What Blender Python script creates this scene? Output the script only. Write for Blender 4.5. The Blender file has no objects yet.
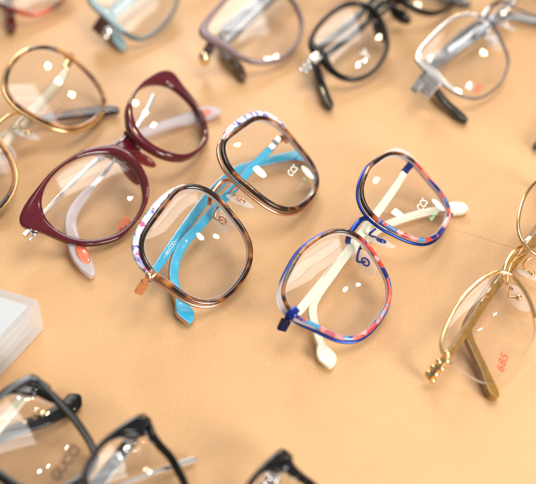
import bpy, bmesh, math, random
from mathutils import Vector, Matrix
S = 0.001                                     # everything is laid out in millimetres
sc = bpy.context.scene
C = sc.collection
rnd = random.Random(4)

# ---------------------------------------------------------------- camera
ELEV, DIST, FPX = math.radians(45), 545.0, 1150.0
cam_data = bpy.data.cameras.new("camera")
cam = bpy.data.objects.new("camera", cam_data); C.objects.link(cam)
cam.location = Vector((0, -DIST*math.cos(ELEV), DIST*math.sin(ELEV)))*S
cam.rotation_euler = (math.pi/2-ELEV, 0, 0)
cam_data.sensor_width = 36; cam_data.lens = 36*FPX/536
cam_data.clip_start = 0.02; cam_data.clip_end = 50
cam_data.dof.use_dof = True
cam_data.dof.focus_distance = 0.523
cam_data.dof.aperture_fstop = 5.6
sc.camera = cam

# ---------------------------------------------------------------- light
w = bpy.data.worlds.new("World"); sc.world = w; w.use_nodes = True
_n, _l = w.node_tree.nodes, w.node_tree.links
_c = _n.new("ShaderNodeTexCoord"); _s = _n.new("ShaderNodeSeparateXYZ"); _l.new(_c.outputs["Generated"], _s.inputs[0])
_r = _n.new("ShaderNodeValToRGB"); _l.new(_s.outputs[2], _r.inputs[0])       # a dim shop interior below a bright ceiling
_r.color_ramp.elements[0].position = .12; _r.color_ramp.elements[0].color = (.10, .075, .055, 1)
_r.color_ramp.elements[1].position = .60; _r.color_ramp.elements[1].color = (.33, .315, .30, 1)
_l.new(_r.outputs[0], _n["Background"].inputs[0]); _n["Background"].inputs[1].default_value = 1.0
def area(name, direction, dist, sx, sy, power, col, disk=False, aim=(0, 0, 0)):
    l = bpy.data.lights.new(name, 'AREA'); l.energy = power; l.color = col
    if disk: l.shape = 'DISK'; l.size = sx
    else: l.shape = 'RECTANGLE'; l.size = sx; l.size_y = sy
    o = bpy.data.objects.new(name, l); C.objects.link(o)
    d = Vector(direction).normalized(); o.location = d*dist + Vector(aim)
    o.rotation_euler = (Vector(aim)-o.location).to_track_quat('-Z', 'Y').to_euler()
    return o
# a louvred ceiling panel: strips of light side by side
_ctr = Vector((.26, .36, .87)).normalized()*1.7
for k in range(6):
    l = bpy.data.lights.new("ceiling_strip", 'AREA'); l.shape = 'RECTANGLE'; l.size = 1.15; l.size_y = .155; l.energy = (2.0, 2.9, 2.2, 3.0, 2.4, 2.7)[k]; l.color = (1, .97, .94)
    o = bpy.data.objects.new("ceiling_strip", l); C.objects.link(o)
    ang = math.radians(35); off = (k-2.5)*.165
    o.location = _ctr+Vector((-math.sin(ang)*off, math.cos(ang)*off, 0)); o.rotation_euler = (0, 0, ang)
area("front_fill", (.66, -.72, .40), 1.25, .5, .5, 18.0, (1.0, .97, .92))  # unseen fill added at front right to brighten that side of the table
area("back_fill", (-.10, .88, .42), 1.7, .5, .5, 12.0, (1.0, .95, .88))  # unseen lamp added at the back so shadows fall towards the front
for d, s, p, c in [(a_, b_, c_*2.1, e_) for a_, b_, c_, e_ in [((.27, .79, .55), .05, .55, (1, .80, .48)), ((.38, .73, .56), .05, .55, (1, .82, .52)), ((.49, .67, .56), .05, .5, (1, .80, .48)),
                   ((.66, .02, .74), .035, .35, (1, .95, .88)), ((.72, .10, .68), .03, .25, (1, .95, .88)), ((.73, .40, .55), .04, .45, (1, .85, .6))]]:
    area("ceiling_spot", d, 1.6, s*.78, s*.78, p, c, True)

sc.view_settings.view_transform = 'Standard'; sc.view_settings.look = 'None'
sc.view_settings.exposure = 0.13; sc.view_settings.gamma = 1
sc.cycles.max_bounces = 16; sc.cycles.transparent_max_bounces = 24; sc.cycles.caustics_reflective = False
sc.cycles.use_denoising = True

# ---------------------------------------------------------------- projection helper: a point of the photograph at a known height
CO = Vector((0, -DIST*math.cos(ELEV), DIST*math.sin(ELEV)))
CF = Vector((0, math.cos(ELEV), -math.sin(ELEV))); CR = Vector((1, 0, 0)); CD = CF.cross(CR)
def ray(px, py): return CF + CR*((px-268)/FPX) + CD*((py-242)/FPX)
def at(px, py, z):
    d = ray(px, py); return CO + d*((z-CO.z)/d.z)

# ---------------------------------------------------------------- materials
def mat(name): 
    m = bpy.data.materials.new(name); m.use_nodes = True
    return m, m.node_tree.nodes, m.node_tree.links, m.node_tree.nodes["Principled BSDF"]
def plain(name, col, rough=.2, metal=0., coat=0., trans=0., noise=.0, spec=.5):
    m, n, l, b = mat(name)
    b.inputs["Base Color"].default_value = (*col, 1); b.inputs["Roughness"].default_value = rough
    b.inputs["Metallic"].default_value = metal; b.inputs["Coat Weight"].default_value = coat
    b.inputs["Coat Roughness"].default_value = .05
    b.inputs["Specular IOR Level"].default_value = spec
    if noise:
        t = n.new("ShaderNodeTexNoise"); t.inputs["Scale"].default_value = 250; t.inputs["Detail"].default_value = 5
        c = n.new("ShaderNodeTexCoord"); l.new(c.outputs["Object"], t.inputs["Vector"])
        mx = n.new("ShaderNodeMix"); mx.data_type = 'RGBA'
        mx.inputs[6].default_value = (*[x*(1-noise) for x in col], 1); mx.inputs[7].default_value = (*[min(1, x*(1+noise)) for x in col], 1)
        l.new(t.outputs[0], mx.inputs[0]); l.new(mx.outputs[2], b.inputs["Base Color"])
        r = n.new("ShaderNodeMapRange"); r.inputs[3].default_value = rough*.7; r.inputs[4].default_value = rough*1.5
        l.new(t.outputs[0], r.inputs[0]); l.new(r.outputs[0], b.inputs["Roughness"])
    if trans:
        tr = n.new("ShaderNodeBsdfTransparent"); tr.inputs[0].default_value = (*[.35+.65*x for x in col], 1)
        mx = n.new("ShaderNodeMixShader"); mx.inputs[0].default_value = trans
        out = n["Material Output"]; l.new(b.outputs[0], mx.inputs[1]); l.new(tr.outputs[0], mx.inputs[2]); l.new(mx.outputs[0], out.inputs[0])
    return m
def ramp(n, stops, const=False):
    r = n.new("ShaderNodeValToRGB"); e = r.color_ramp.elements
    if const: r.color_ramp.interpolation = 'CONSTANT'
    while len(e) < len(stops): e.new(.5)
    for k, (p, c) in enumerate(stops): e[k].position = p; e[k].color = (*c, 1)
    return r
TORT = [(.30, (.010, .004, .003)), (.46, (.030, .009, .003)), (.56, (.20, .060, .012)), (.72, (.48, .19, .045))]
def tort_nodes(n, l, scale=90, shift=0):
    c = n.new("ShaderNodeTexCoord"); t = n.new("ShaderNodeTexNoise"); t.inputs["Scale"].default_value = scale
    t.inputs["Detail"].default_value = 3; t.inputs["Distortion"].default_value = .8
    l.new(c.outputs["Object"], t.inputs["Vector"])
    r = ramp(n, [(p+shift, k) for p, k in TORT]); l.new(t.outputs[0], r.inputs[0]); return c, r
def tortoise(name, scale=90, shift=0, light=None):
    m, n, l, b = mat(name); c, r = tort_nodes(n, l, scale, shift)
    if light: r.color_ramp.elements[2].color = (*light[0], 1); r.color_ramp.elements[3].color = (*light[1], 1)
    l.new(r.outputs[0], b.inputs["Base Color"])
    b.inputs["Roughness"].default_value = .12; b.inputs["Coat Weight"].default_value = .5; return m
def vor(n, l, c, scale, stops, rs=0.0):
    # soft-edged patches of colour, each patch tilted and warped
    nz = n.new("ShaderNodeTexNoise"); nz.inputs["Scale"].default_value = 300; l.new(c.outputs["Object"], nz.inputs["Vector"])
    ad = n.new("ShaderNodeVectorMath"); ad.operation = 'MULTIPLY_ADD'; l.new(nz.outputs[1], ad.inputs[0])
    ad.inputs[1].default_value = (.004, .004, .004); l.new(c.outputs["Object"], ad.inputs[2])
    v = n.new("ShaderNodeTexVoronoi"); v.feature = 'SMOOTH_F1'; v.inputs["Scale"].default_value = scale; v.inputs["Smoothness"].default_value = .15
    v.inputs["Randomness"].default_value = 1
    l.new(ad.outputs[0], v.inputs["Vector"]); s = n.new("ShaderNodeSeparateColor"); l.new(v.outputs["Color"], s.inputs[0])
    r = ramp(n, stops, False); l.new(s.outputs[0], r.inputs[0]); return r
def two_tone(name):
    m, n, l, b = mat(name); c, r1 = tort_nodes(n, l, 110, .02)
    r2 = vor(n, l, c, 200, [(.0, (.010, .012, .12)), (.17, (.02, .04, .26)), (.24, (.06, .30, .55)), (.33, (.62, .05, .03)), (.55, (.58, .035, .03)), (.74, (.78, .16, .10)), (.92, (.80, .42, .42))])
    a = n.new("ShaderNodeAttribute"); a.attribute_name = "ly"
    nz = n.new("ShaderNodeTexNoise"); nz.inputs["Scale"].default_value = 160; l.new(c.outputs["Object"], nz.inputs["Vector"])
    ad = n.new("ShaderNodeMath"); ad.operation = 'MULTIPLY_ADD'; l.new(nz.outputs[0], ad.inputs[0]); ad.inputs[1].default_value = 8; l.new(a.outputs["Fac"], ad.inputs[2])
    mr = n.new("ShaderNodeMapRange"); mr.inputs[1].default_value = 5.5; mr.inputs[2].default_value = 8.5; l.new(ad.outputs[0], mr.inputs[0])
    mx = n.new("ShaderNodeMix"); mx.data_type = 'RGBA'; l.new(mr.outputs[0], mx.inputs[0]); l.new(r2.outputs[0], mx.inputs[6]); l.new(r1.outputs[0], mx.inputs[7])
    l.new(mx.outputs[2], b.inputs["Base Color"]); b.inputs["Roughness"].default_value = .12; b.inputs["Coat Weight"].default_value = .6
    return m
def floral(name):
    m, n, l, b = mat(name); c = n.new("ShaderNodeTexCoord")
    r = vor(n, l, c, 430, [(0, (.08, .08, .36)), (.22, (.32, .32, .66)), (.30, (.86, .88, .9)), (.55, (.88, .90, .91)), (.62, (.35, .66, .62)), (.70, (.80, .86, .86)), (.84, (.88, .86, .88)), (.90, (.55, .12, .28))])
    l.new(r.outputs[0], b.inputs["Base Color"]); b.inputs["Roughness"].default_value = .15; b.inputs["Coat Weight"].default_value = .5; return m
def lens_mat(name, tint=(.999, .996, .994), refl=1.0):
    m, n, l, b = mat(name); n.remove(b)
    tr = n.new("ShaderNodeBsdfTransparent"); tr.inputs[0].default_value = (*tint, 1)
    g = n.new("ShaderNodeBsdfGlossy"); g.inputs["Roughness"].default_value = .015
    # faint smears on the glass make its gloss uneven
    lw = n.new("ShaderNodeLayerWeight"); lw.inputs[0].default_value = .5
    pw = n.new("ShaderNodeMath"); pw.operation = 'POWER'; pw.inputs[1].default_value = 5; l.new(lw.outputs["Facing"], pw.inputs[0])
    k = n.new("ShaderNodeMath"); k.operation = 'MULTIPLY_ADD'; k.inputs[1].default_value = .95*refl; k.inputs[2].default_value = .045*refl; l.new(pw.outputs[0], k.inputs[0])
    mx = n.new("ShaderNodeMixShader"); l.new(k.outputs[0], mx.inputs[0]); l.new(tr.outputs[0], mx.inputs[1]); l.new(g.outputs[0], mx.inputs[2])
    l.new(mx.outputs[0], n["Material Output"].inputs[0]); return m
def clear_plastic(name, col=(.9, .9, .88), fac=.25, rough=.08):
    m, n, l, b = mat(name); b.inputs["Base Color"].default_value = (*col, 1); b.inputs["Roughness"].default_value = rough
    tr = n.new("ShaderNodeBsdfTransparent"); tr.inputs[0].default_value = (*[.5+.5*x for x in col], 1)
    lw = n.new("ShaderNodeLayerWeight"); lw.inputs[0].default_value = .35
    k = n.new("ShaderNodeMapRange"); k.inputs[3].default_value = fac; k.inputs[4].default_value = min(1, fac+.55); l.new(lw.outputs[1], k.inputs[0])
    mx = n.new("ShaderNodeMixShader"); l.new(k.outputs[0], mx.inputs[0]); l.new(tr.outputs[0], mx.inputs[1]); l.new(b.outputs[0], mx.inputs[2])
    l.new(mx.outputs[0], n["Material Output"].inputs[0]); return m
M = dict(
    lens=lens_mat("lens_glass"), edge=clear_plastic("lens_edge", (.93, .88, .86), .35, .25),
    clear=clear_plastic("clear_silicone", (.93, .9, .86), .16), crystal=clear_plastic("crystal_acetate", (.93, .85, .83), .30),
    blue_metal=plain("blue_metal", (.025, .06, .38), .22, .8), navy=plain("navy_metal", (.012, .02, .10), .25, .7),
    rose=plain("rose_gold", (.80, .46, .32), .22, 1), gold=plain("gold_metal", (.88, .62, .30), .16, 1), pale_gold=plain("pale_gold", (.85, .68, .42), .25, 1),
    silver=plain("silver_metal", (.88, .88, .88), .20, 1), dull_steel=plain('dull_steel', (.34, .33, .32), .3, 1), steel=plain("dark_steel", (.42, .43, .46), .18, 1),
    cream=plain("cream_acetate", (.80, .78, .62), .28, 0, .3, noise=.04), blue=plain("sky_blue_acetate", (.035, .40, .64), .25, 0, .3, noise=.10),
    burg=plain("burgundy_acetate", (.105, .006, .015), .08, 0, .6, trans=.12, noise=.25), lilac=plain("lilac_acetate", (.78, .70, .73), .18, 0, .4, trans=.38),
    burg_clear=plain('clear_burgundy', (.30, .03, .04), .12, 0, .5, trans=.4),
    orange=plain("orange_inlay", (.70, .15, .07), .3, 0, .4), black=plain("black_acetate", (.004, .004, .0045), .10, 0, .15, spec=.35),
    charcoal=plain("charcoal_acetate", (.012, .014, .018), .16, 0, .5), grey_rim=plain("grey_rim", (.10, .11, .12), .2, .3, .5),
    mauve=plain("mauve_acetate", (.27, .19, .21), .14, 0, .7, trans=.25), mauve_dark=plain("dark_mauve", (.10, .08, .10), .2, 0, .5),
    pale_blue=plain("pale_blue_acetate", (.36, .52, .57), .16, 0, .6, trans=.2), smoke=plain("smoke_acetate", (.10, .15, .16), .16, 0, .6, trans=.1),
    brown=plain("brown_acetate", (.07, .035, .025), .2, 0, .5), darkred=plain("dark_red_acetate", (.09, .012, .008), .12, 0, .7),
    olive=plain("olive_gold_acetate", (.34, .175, .03), .15, 0, .5, trans=.20, noise=.55), champagne=plain("champagne_acetate", (.50, .41, .28), .25, .2, .4),
    ivory=plain("ivory_acetate", (.74, .66, .50), .25, 0, .4), grey_acetate=plain("grey_acetate", (.22, .23, .25), .2, .2, .5),
    tort=tortoise("tortoise_acetate"), tort_dark=tortoise("dark_tortoise", 90, .05), tort_red=tortoise("red_tortoise", 60, -.08, ((.42, .03, .015), (.80, .18, .04))), tort_amber=tortoise("amber_tortoise", 80, -.10),
    two=two_tone("tortoise_and_coral_acetate"), floral=floral("floral_acetate"),
    red_print=plain("red_print", (.72, .05, .03), .5), white_print=plain("white_print", (.85, .88, .86), .5),
    green_print=plain("green_print", (.30, .72, .40), .4), brown_print=plain("brown_print", (.12, .07, .035), .5), grey_print=plain("grey_print", (.44, .30, .18), .5), sticker=plain("white_sticker", (.82, .76, .73), .45),
    crystal_gem=plain("crystal_gem", (.85, .85, .88), .06, 1),
)

# ---------------------------------------------------------------- mesh helpers
def link_mesh(name, verts, faces, m, parent=None, smooth=True, attrs=None, mats=None, fm=None):
    me = bpy.data.meshes.new(name); me.from_pydata([Vector(v)*S for v in verts], [], faces)
    o = bpy.data.objects.new(name, me); C.objects.link(o)
    for x in ([m] if not mats else mats): me.materials.append(x)
    if fm: me.polygons.foreach_set("material_index", fm)
    if attrs:
        for k, vals in attrs.items():
            a = me.attributes.new(k, 'FLOAT', 'POINT'); a.data.foreach_set("value", vals)
    bm = bmesh.new(); bm.from_mesh(me); bmesh.ops.recalc_face_normals(bm, faces=bm.faces); bm.to_mesh(me); bm.free()
    if smooth:
        me.polygons.foreach_set("use_smooth", [True]*len(me.polygons))
        me.set_sharp_from_angle(angle=math.radians(50))
    if parent: o.parent = parent
    return o
class Geo:
    def __init__(s): s.v = []; s.f = []; s.fm = []
    def add(s, v, f, mi=0):
        k = len(s.v); s.v += [tuple(x) for x in v]; s.f += [tuple(i+k for i in q) for q in f]; s.fm += [mi]*len(f); return s
def catmull(P, n=8):
    """P: list of tuples (any dimension) -> smooth resampling"""
    out = []
    for i in range(len(P)-1):
        a = P[max(i-1, 0)]; b = P[i]; c = P[i+1]; d = P[min(i+2, len(P)-1)]
        for j in range(n):
            t = j/n
            out.append(tuple(.5*((2*b[k]) + (-a[k]+c[k])*t + (2*a[k]-5*b[k]+4*c[k]-d[k])*t*t + (-a[k]+3*b[k]-3*c[k]+d[k])*t**3) for k in range(len(b))))
    out.append(tuple(P[-1])); return out
def sweep(P, radii=None, N=None, widths=None, thick=None, seg=14, closed=False, power=2.0):
    """round tube (radii) or rounded blade (widths x thick, flat side facing N)"""
    P = [Vector(p) for p in P]; n = len(P); V = []; F = []
    up = N
    for i in range(n):
        if closed: t = P[(i+1) % n]-P[i-1]
        else: t = P[min(i+1, n-1)]-P[max(i-1, 0)]
        t.normalize()
        ref = up if up else Vector((0, 0, 1))
        if abs(t.dot(ref)) > .97: ref = Vector((0, 1, 0)) if abs(t.y) < .9 else Vector((1, 0, 0))
        lat = t.cross(ref).normalized(); nn = lat.cross(t).normalized()
        for k in range(seg):
            a = 2*math.pi*k/seg; c, s_ = math.cos(a), math.sin(a)
            if widths:
                q = 2/power
                u = math.copysign(abs(c)**q, c)*widths[i]/2; v_ = math.copysign(abs(s_)**q, s_)*thick[i]/2
            else: u = c*radii[i]; v_ = s_*radii[i]
            V.append(P[i]+lat*u+nn*v_)
    m = n if closed else n-1
    for i in range(m):
        for k in range(seg):
            F.append((i*seg+k, i*seg+(k+1) % seg, ((i+1) % n)*seg+(k+1) % seg, ((i+1) % n)*seg+k))
    if not closed: F.append(tuple(range(seg-1, -1, -1))); F.append(tuple((n-1)*seg+k for k in range(seg)))
    return V, F
def ball(c, r, seg=14, rings=8, scale=(1, 1, 1), rot=None):
    V = []; F = []
    for i in range(1, rings):
        p = math.pi*i/rings
        for k in range(seg):
            a = 2*math.pi*k/seg; v = Vector((r*math.sin(p)*math.cos(a)*scale[0], r*math.sin(p)*math.sin(a)*scale[1], r*math.cos(p)*scale[2]))
            if rot: v = rot @ v
            V.append(Vector(c)+v)
    top = Vector((0, 0, r*scale[2])); bot = -top
    if rot: top = rot @ top; bot = rot @ bot
    V += [Vector(c)+top, Vector(c)+bot]; a = len(V)-2; b = a+1
    for i in range(rings-2):
        for k in range(seg): F.append((i*seg+k, (i+1)*seg+k, (i+1)*seg+(k+1) % seg, i*seg+(k+1) % seg))
    for k in range(seg): F.append((a, k, (k+1) % seg)); F.append((b, (rings-2)*seg+(k+1) % seg, (rings-2)*seg+k))
    return V, F
def chunk(c, axes, half, bev=.3):
    """bevelled block; axes three unit vectors"""
    bm = bmesh.new(); bmesh.ops.create_cube(bm, size=2)
    for v in bm.verts: v.co = Vector((v.co.x*half[0], v.co.y*half[1], v.co.z*half[2]))
    bmesh.ops.bevel(bm, geom=list(bm.edges), offset=bev, segments=3, profile=.5, affect='EDGES')
    V = [Vector(c)+axes[0]*v.co.x+axes[1]*v.co.y+axes[2]*v.co.z for v in bm.verts]
    bm.verts.index_update(); F = [tuple(v.index for v in f.verts) for f in bm.faces]; bm.free(); return V, F
def empty(name, loc, rz, label, cat, group=None):
    o = bpy.data.objects.new(name, None); C.objects.link(o); o.location = Vector(loc)*S; o.rotation_euler = (0, 0, rz)
    o.empty_display_size = .01; o['label'] = label; o['category'] = cat
    if group: o['group'] = group
    return o
def tag(o, label, cat): o['label'] = label; o['category'] = cat
def text_geo(s, size, shear=0.0, bold=.006):
    cu = bpy.data.curves.new("t", 'FONT'); cu.body = s; cu.size = size; cu.align_x = 'CENTER'; cu.align_y = 'CENTER'; cu.shear = shear
    cu.resolution_u = 4; cu.offset = bold*size
    o = bpy.data.objects.new("t", cu); C.objects.link(o); bpy.context.view_layer.update()
    me = bpy.data.meshes.new_from_object(o.evaluated_get(bpy.context.evaluated_depsgraph_get()))
    V = [(v.co.x, v.co.y) for v in me.vertices]; F = [tuple(p.vertices) for p in me.polygons]
    bpy.data.objects.remove(o); bpy.data.curves.remove(cu); bpy.data.meshes.remove(me); return V, F

# ---------------------------------------------------------------- one pair of spectacles
def fourier(c):
    if len(c) > 40:                               # a table of radii, one every few degrees from the temple side round by the brow
        n = len(c)
        def rt(t):
            u = (t/(2*math.pi)) % 1*n; i = int(u) % n; f = u-int(u); a, b, g, d = c[i-1], c[i], c[(i+1) % n], c[(i+2) % n]
            return .5*(2*b+(g-a)*f+(2*a-5*b+4*g-d)*f*f+(3*b-a-3*g+d)*f**3)
        return rt
    def r(t):
        s = c[0]
        for k in range(1, (len(c)+1)//2): s += c[2*k-1]*math.cos(k*t)+c[2*k]*math.sin(k*t)
        return s
    return r
BULGE = 2.4
class Pair:
    def __init__(p, name, label, cat, g, h, t, w, O, d, r, outer=None):
        p.h, p.t, p.w = math.radians(h), math.radians(t), math.radians(w); p.O = Vector(O); p.d = d
        p.r = fourier(r); p.ro = fourier(outer) if outer else p.r
        p.Rz = Matrix.Rotation(p.h, 3, 'Z'); p.Rx = Matrix.Rotation(p.t, 3, 'X'); p.R = p.Rz @ p.Rx
        p.root = empty(name, (O[0], O[1], 0), p.h, label, cat, g)
        p.N = p.Rx @ Vector((0, 0, 1))
    def F(p, P):                                  # front coordinates -> the thing's own coordinates
        return p.Rx @ Vector(P) + Vector((0, 0, p.O.z))
    def W(p, P):                                  # world -> the thing's own coordinates
        return p.Rz.transposed() @ (Vector(P) - Vector((p.O.x, p.O.y, 0)))
    def toF(p, P): return p.Rx.transposed() @ (Vector(P)-Vector((0, 0, p.O.z)))
    def L(p, s, x, y, z=0):                       # lens coordinates (x outward) -> front coordinates
        return Vector((s*(p.d+x*math.cos(p.w)+z*math.sin(p.w)), y, -x*math.sin(p.w)+z*math.cos(p.w)))
    def fpx(p, px, py, z=0):                      # photo point on the front's plane -> front coordinates
        n = p.R @ Vector((0, 0, 1)); o = p.O+n*z; d = ray(px, py); s = (o-CO).dot(n)/d.dot(n)
        return p.R.transposed() @ (CO+d*s-p.O)
    def lpx(p, s, px, py, z=0):
        n = p.R @ Vector((s*math.sin(p.w), 0, math.cos(p.w))); c = p.O+p.R @ p.L(s, 0, 0, z); d = ray(px, py); k = (c-CO).dot(n)/d.dot(n)
        q = p.R.transposed() @ (CO+d*k-p.O) - Vector((s*p.d, 0, 0))
        return s*q.x*math.cos(p.w)-q.z*math.sin(p.w), q.y
    # ---- rims
    def ring(p, s, name, m, ro, ri, z0, z1, parent=None, a0=None, a1=None, n=180, prof=14, power=3.2, crown=0):
        full = a0 is None; V = []; F = []; ly = []
        polar = getattr(p, 'polar', False)
        if full: a0, a1 = 0, 2*math.pi
        cnt = n if full else n+1
        for i in range(cnt):
            a = a0+(a1-a0)*i/n; o_, i_ = ro(a), ri(a); e = .01
            # inward normal of the outer curve
            dr = (ro(a+e)-ro(a-e))/(2*e); tx = dr*math.cos(a)-o_*math.sin(a); ty = dr*math.sin(a)+o_*math.cos(a)
            tl = math.hypot(tx, ty); nx, ny = -ty/tl, tx/tl
            wd = o_-i_; cx, cy = o_*math.cos(a), o_*math.sin(a)
            if nx*math.cos(a)+ny*math.sin(a) > 0: nx, ny = -nx, -ny
            if not polar: wd *= abs(nx*math.cos(a)+ny*math.sin(a))
            for k in range(prof):
                b = 2*math.pi*(k+.5)/prof; c, sn = math.cos(b), math.sin(b); q = 2/power
                u = (1-math.copysign(abs(c)**q, c))/2*wd; z = (z0+z1)/2+math.copysign(abs(sn)**q, sn)*(z1-z0)/2
                x, y = cx+nx*u, cy+ny*u
                if polar: q_ = (o_-u)/o_; x, y = cx*q_, cy*q_
                V.append(p.F(p.L(s, x, y, z))); ly.append(y)
        m_ = n
        for i in range(m_):
            j = (i+1) % cnt
            for k in range(prof): F.append((i*prof+k, i*prof+(k+1) % prof, j*prof+(k+1) % prof, j*prof+k))
        if not full: F.append(tuple(range(prof))); F.append(tuple((cnt-1)*prof+k for k in range(prof-1, -1, -1)))
        return link_mesh(name, V, F, M[m], parent or p.root, attrs={'ly': ly})
    def rim(p, m, wd=2.4, z0=-1.6, z1=1.4, z_only=False, sides=(-1, 1), name='rim'):
        f = wd if callable(wd) else (lambda a: wd)
        p.inner = lambda a: p.ro(a)-f(a)
        p.rims = {s: p.ring(s, name, m, p.ro, p.inner, z0, z1) for s in sides}
    def wire(p, m, off=0.2, z=-2.2, rad=.75, name='rim_wire', a0=None, a1=None, sides=(-1, 1)):
        for s in sides:
            n = 160; full = a0 is None; A0, A1 = (0, 2*math.pi) if full else (a0, a1)
            P = [p.F(p.L(s, (p.ro(a)+off)*math.cos(a), (p.ro(a)+off)*math.sin(a), z)) for a in [A0+(A1-A0)*i/n for i in range(n if full else n+1)]]
            V, F = sweep(P, [rad]*len(P), seg=10, closed=full, N=p.N)
            link_mesh(name, V, F, M[m], p.root)
    def lenses(p, extra=.35, z=-.2, tk=1.7, fn=None, m='lens'):
        p.lens = {}; f = fn or p.inner; p.lens_r = f; p.lens_z = z
        for s in (-1, 1):
            V = []; F = []; fm = []; n = 96; rings = 12
            for sheet in (0, 1):
                base = len(V)
                for j in range(rings+1):
                    q = j/rings
                    for i in range(n):
                        a = 2*math.pi*i/n; R = (f(a)+extra)*q
                        zz = z+BULGE*(1-q*q)-(tk if sheet else 0)
                        V.append(p.F(p.L(s, R*math.cos(a), R*math.sin(a), zz)))
                for j in range(rings):
                    for i in range(n):
                        q4 = (base+j*n+i, base+j*n+(i+1) % n, base+(j+1)*n+(i+1) % n, base+(j+1)*n+i)
                        F.append(q4 if j else q4[2:]+(q4[0],)); fm.append(0)
            b1 = rings*n; b2 = (rings+1)*n+rings*n
            for i in range(n): F.append((b1+i, b1+(i+1) % n, b2+(i+1) % n, b2+i)); fm.append(1)
            # merge the coincident centre points
            me = link_mesh('lens', V, F, None, p.root, mats=[M[m], M['edge']], fm=fm)
            bm = bmesh.new(); bm.from_mesh(me.data); bmesh.ops.remove_doubles(bm, verts=bm.verts, dist=1e-6)
            bmesh.ops.recalc_face_normals(bm, faces=bm.faces); bm.to_mesh(me.data); bm.free()
            me.data.set_sharp_from_angle(angle=math.radians(40)); p.lens[s] = me
    def lens_pt(p, s, x, y, lift=.08):
        a = math.atan2(y, x); q = math.hypot(x, y)/(p.lens_r(a)+.35)
        return p.F(p.L(s, x, y, p.lens_z+BULGE*(1-q*q)+lift))
    def print_on(p, s, text, px, py, size, m, rot=0, shear=0, name='lens_print', bold=.008):
        x0, y0 = p.lpx(s, px, py, p.lens_z+1.2); V, F = text_geo(text, size, shear, bold); c, sn = math.cos(rot), math.sin(rot)
        P = []
        for (u, v) in V: P.append(p.lens_pt(s, x0+s*(u*c-v*sn), y0+u*sn+v*c, .18))
        return link_mesh(name, P, F, M[m], p.lens[s], smooth=False)
    def stick(p, s, px, py, a, b, rot, m='sticker'):
        x0, y0 = p.lpx(s, px, py, p.lens_z+1.2); n = 40; V = []
        for lay in (.05, .2):
            for i in range(n):
                t = 2*math.pi*i/n; u, v = a*math.cos(t), b*math.sin(t); V.append(p.lens_pt(s, x0+s*(u*math.cos(rot)-v*math.sin(rot)), y0+u*math.sin(rot)+v*math.cos(rot), lay))
        F = [tuple(range(n, 2*n)), tuple(range(n-1, -1, -1))]+[(i, (i+1) % n, n+(i+1) % n, n+i) for i in range(n)]
        link_mesh('sticker', V, F, M[m], p.lens[s], smooth=False)
    # ---- bridge between the rims
    def tube_f(p, name, m, pts, rad, n=8, parent=None, widths=None, thick=None):
        Q = catmull([tuple(q) for q in pts], n); rr = rad if callable(rad) else (lambda t: rad)
        P = [p.F(q[:3]) for q in Q]; k = len(P)-1
        if widths: V, F = sweep(P, None, p.N, [widths(i/k) for i in range(k+1)], [thick(i/k) for i in range(k+1)], seg=20, power=3)
        else: V, F = sweep(P, [rr(i/k) for i in range(k+1)], p.N, seg=14)
        return link_mesh(name, V, F, M[m], parent or p.root)
    def nasal(p): return p.d-p.ro(math.pi)*math.cos(p.w)
    def pads(p, arm='gold', pad='clear', x=7.6, y=-6.5, z=-6.5, long=7.2, wide=3.9, loop=True):
        for s in (-1, 1):
            c = Vector((s*x, y, z)); nrm = Vector((s*.40, .28, .87)).normalized()
            yv = Vector((-s*.25, .93, .10)); yv = (yv-nrm*yv.dot(nrm)).normalized(); xv = yv.cross(nrm)
            rot = Matrix((xv, yv, nrm)).transposed()
            rr = p.Rx @ rot
            V, F = ball(p.F(c), 1, 28, 14, (wide, long, .75), rr); po = link_mesh('nose_pad', V, F, M[pad], p.root)
            nx = p.nasal()
            q0 = Vector((s*(nx+.8), y+6, -1.2)); q1 = Vector((s*(nx-2.0), y+6.5, -4)); q2 = Vector((s*(x+1.3), y+3.4, z-1.2)); q3 = c+nrm*1.0
            V, F = sweep([p.F(q) for q in catmull([tuple(q0), tuple(q1), tuple(q2), tuple(q3)], 8)], [.55]*25, p.N, seg=10)
            G = Geo().add(V, F)
            if loop:
                P = [p.F(c+nrm*.9+xv*(1.35*math.cos(a))+yv*(2.1*math.sin(a))) for a in [2*math.pi*i/32 for i in range(32)]]
                G.add(*sweep(P, [.42]*32, p.N, seg=8, closed=True))
            else: G.add(*ball(p.F(c+nrm*.9), 1.5, 16, 10))
            link_mesh('pad_arm', G.v, G.f, M[arm], po)
    # ---- temples
    def temple(p, m, nodes, name='temple', thick=2.2, power=4.5, edge=None):
        """nodes: (px, py, world height, width[, thickness])"""
        P = [tuple(p.W(at(n[0], n[1], n[2])))+(n[3], n[4] if len(n) > 4 else thick) for n in nodes]
        Q = catmull(P, 10)
        # widths run straight between the nodes so that a flared tip keeps its corners
        for k in range(len(P)-1):
            for j in range(10): Q[k*10+j] = Q[k*10+j][:3]+(P[k][3]+(P[k+1][3]-P[k][3])*j/10, P[k][4]+(P[k+1][4]-P[k][4])*j/10)
        V, F = sweep([q[:3] for q in Q], None, p.N, [max(q[3], .3) for q in Q], [max(q[4], .3) for q in Q], seg=22, power=power)
        if edge: return link_mesh(name, V, F, None, p.root, mats=[M[m], M[edge]], fm=[1 if (i % 22) in (0, 1, 20, 21, 9, 10, 11, 12) and i < len(F)-2 else 0 for i in range(len(F))])
        return link_mesh(name, V, F, M[m], p.root)
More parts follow.
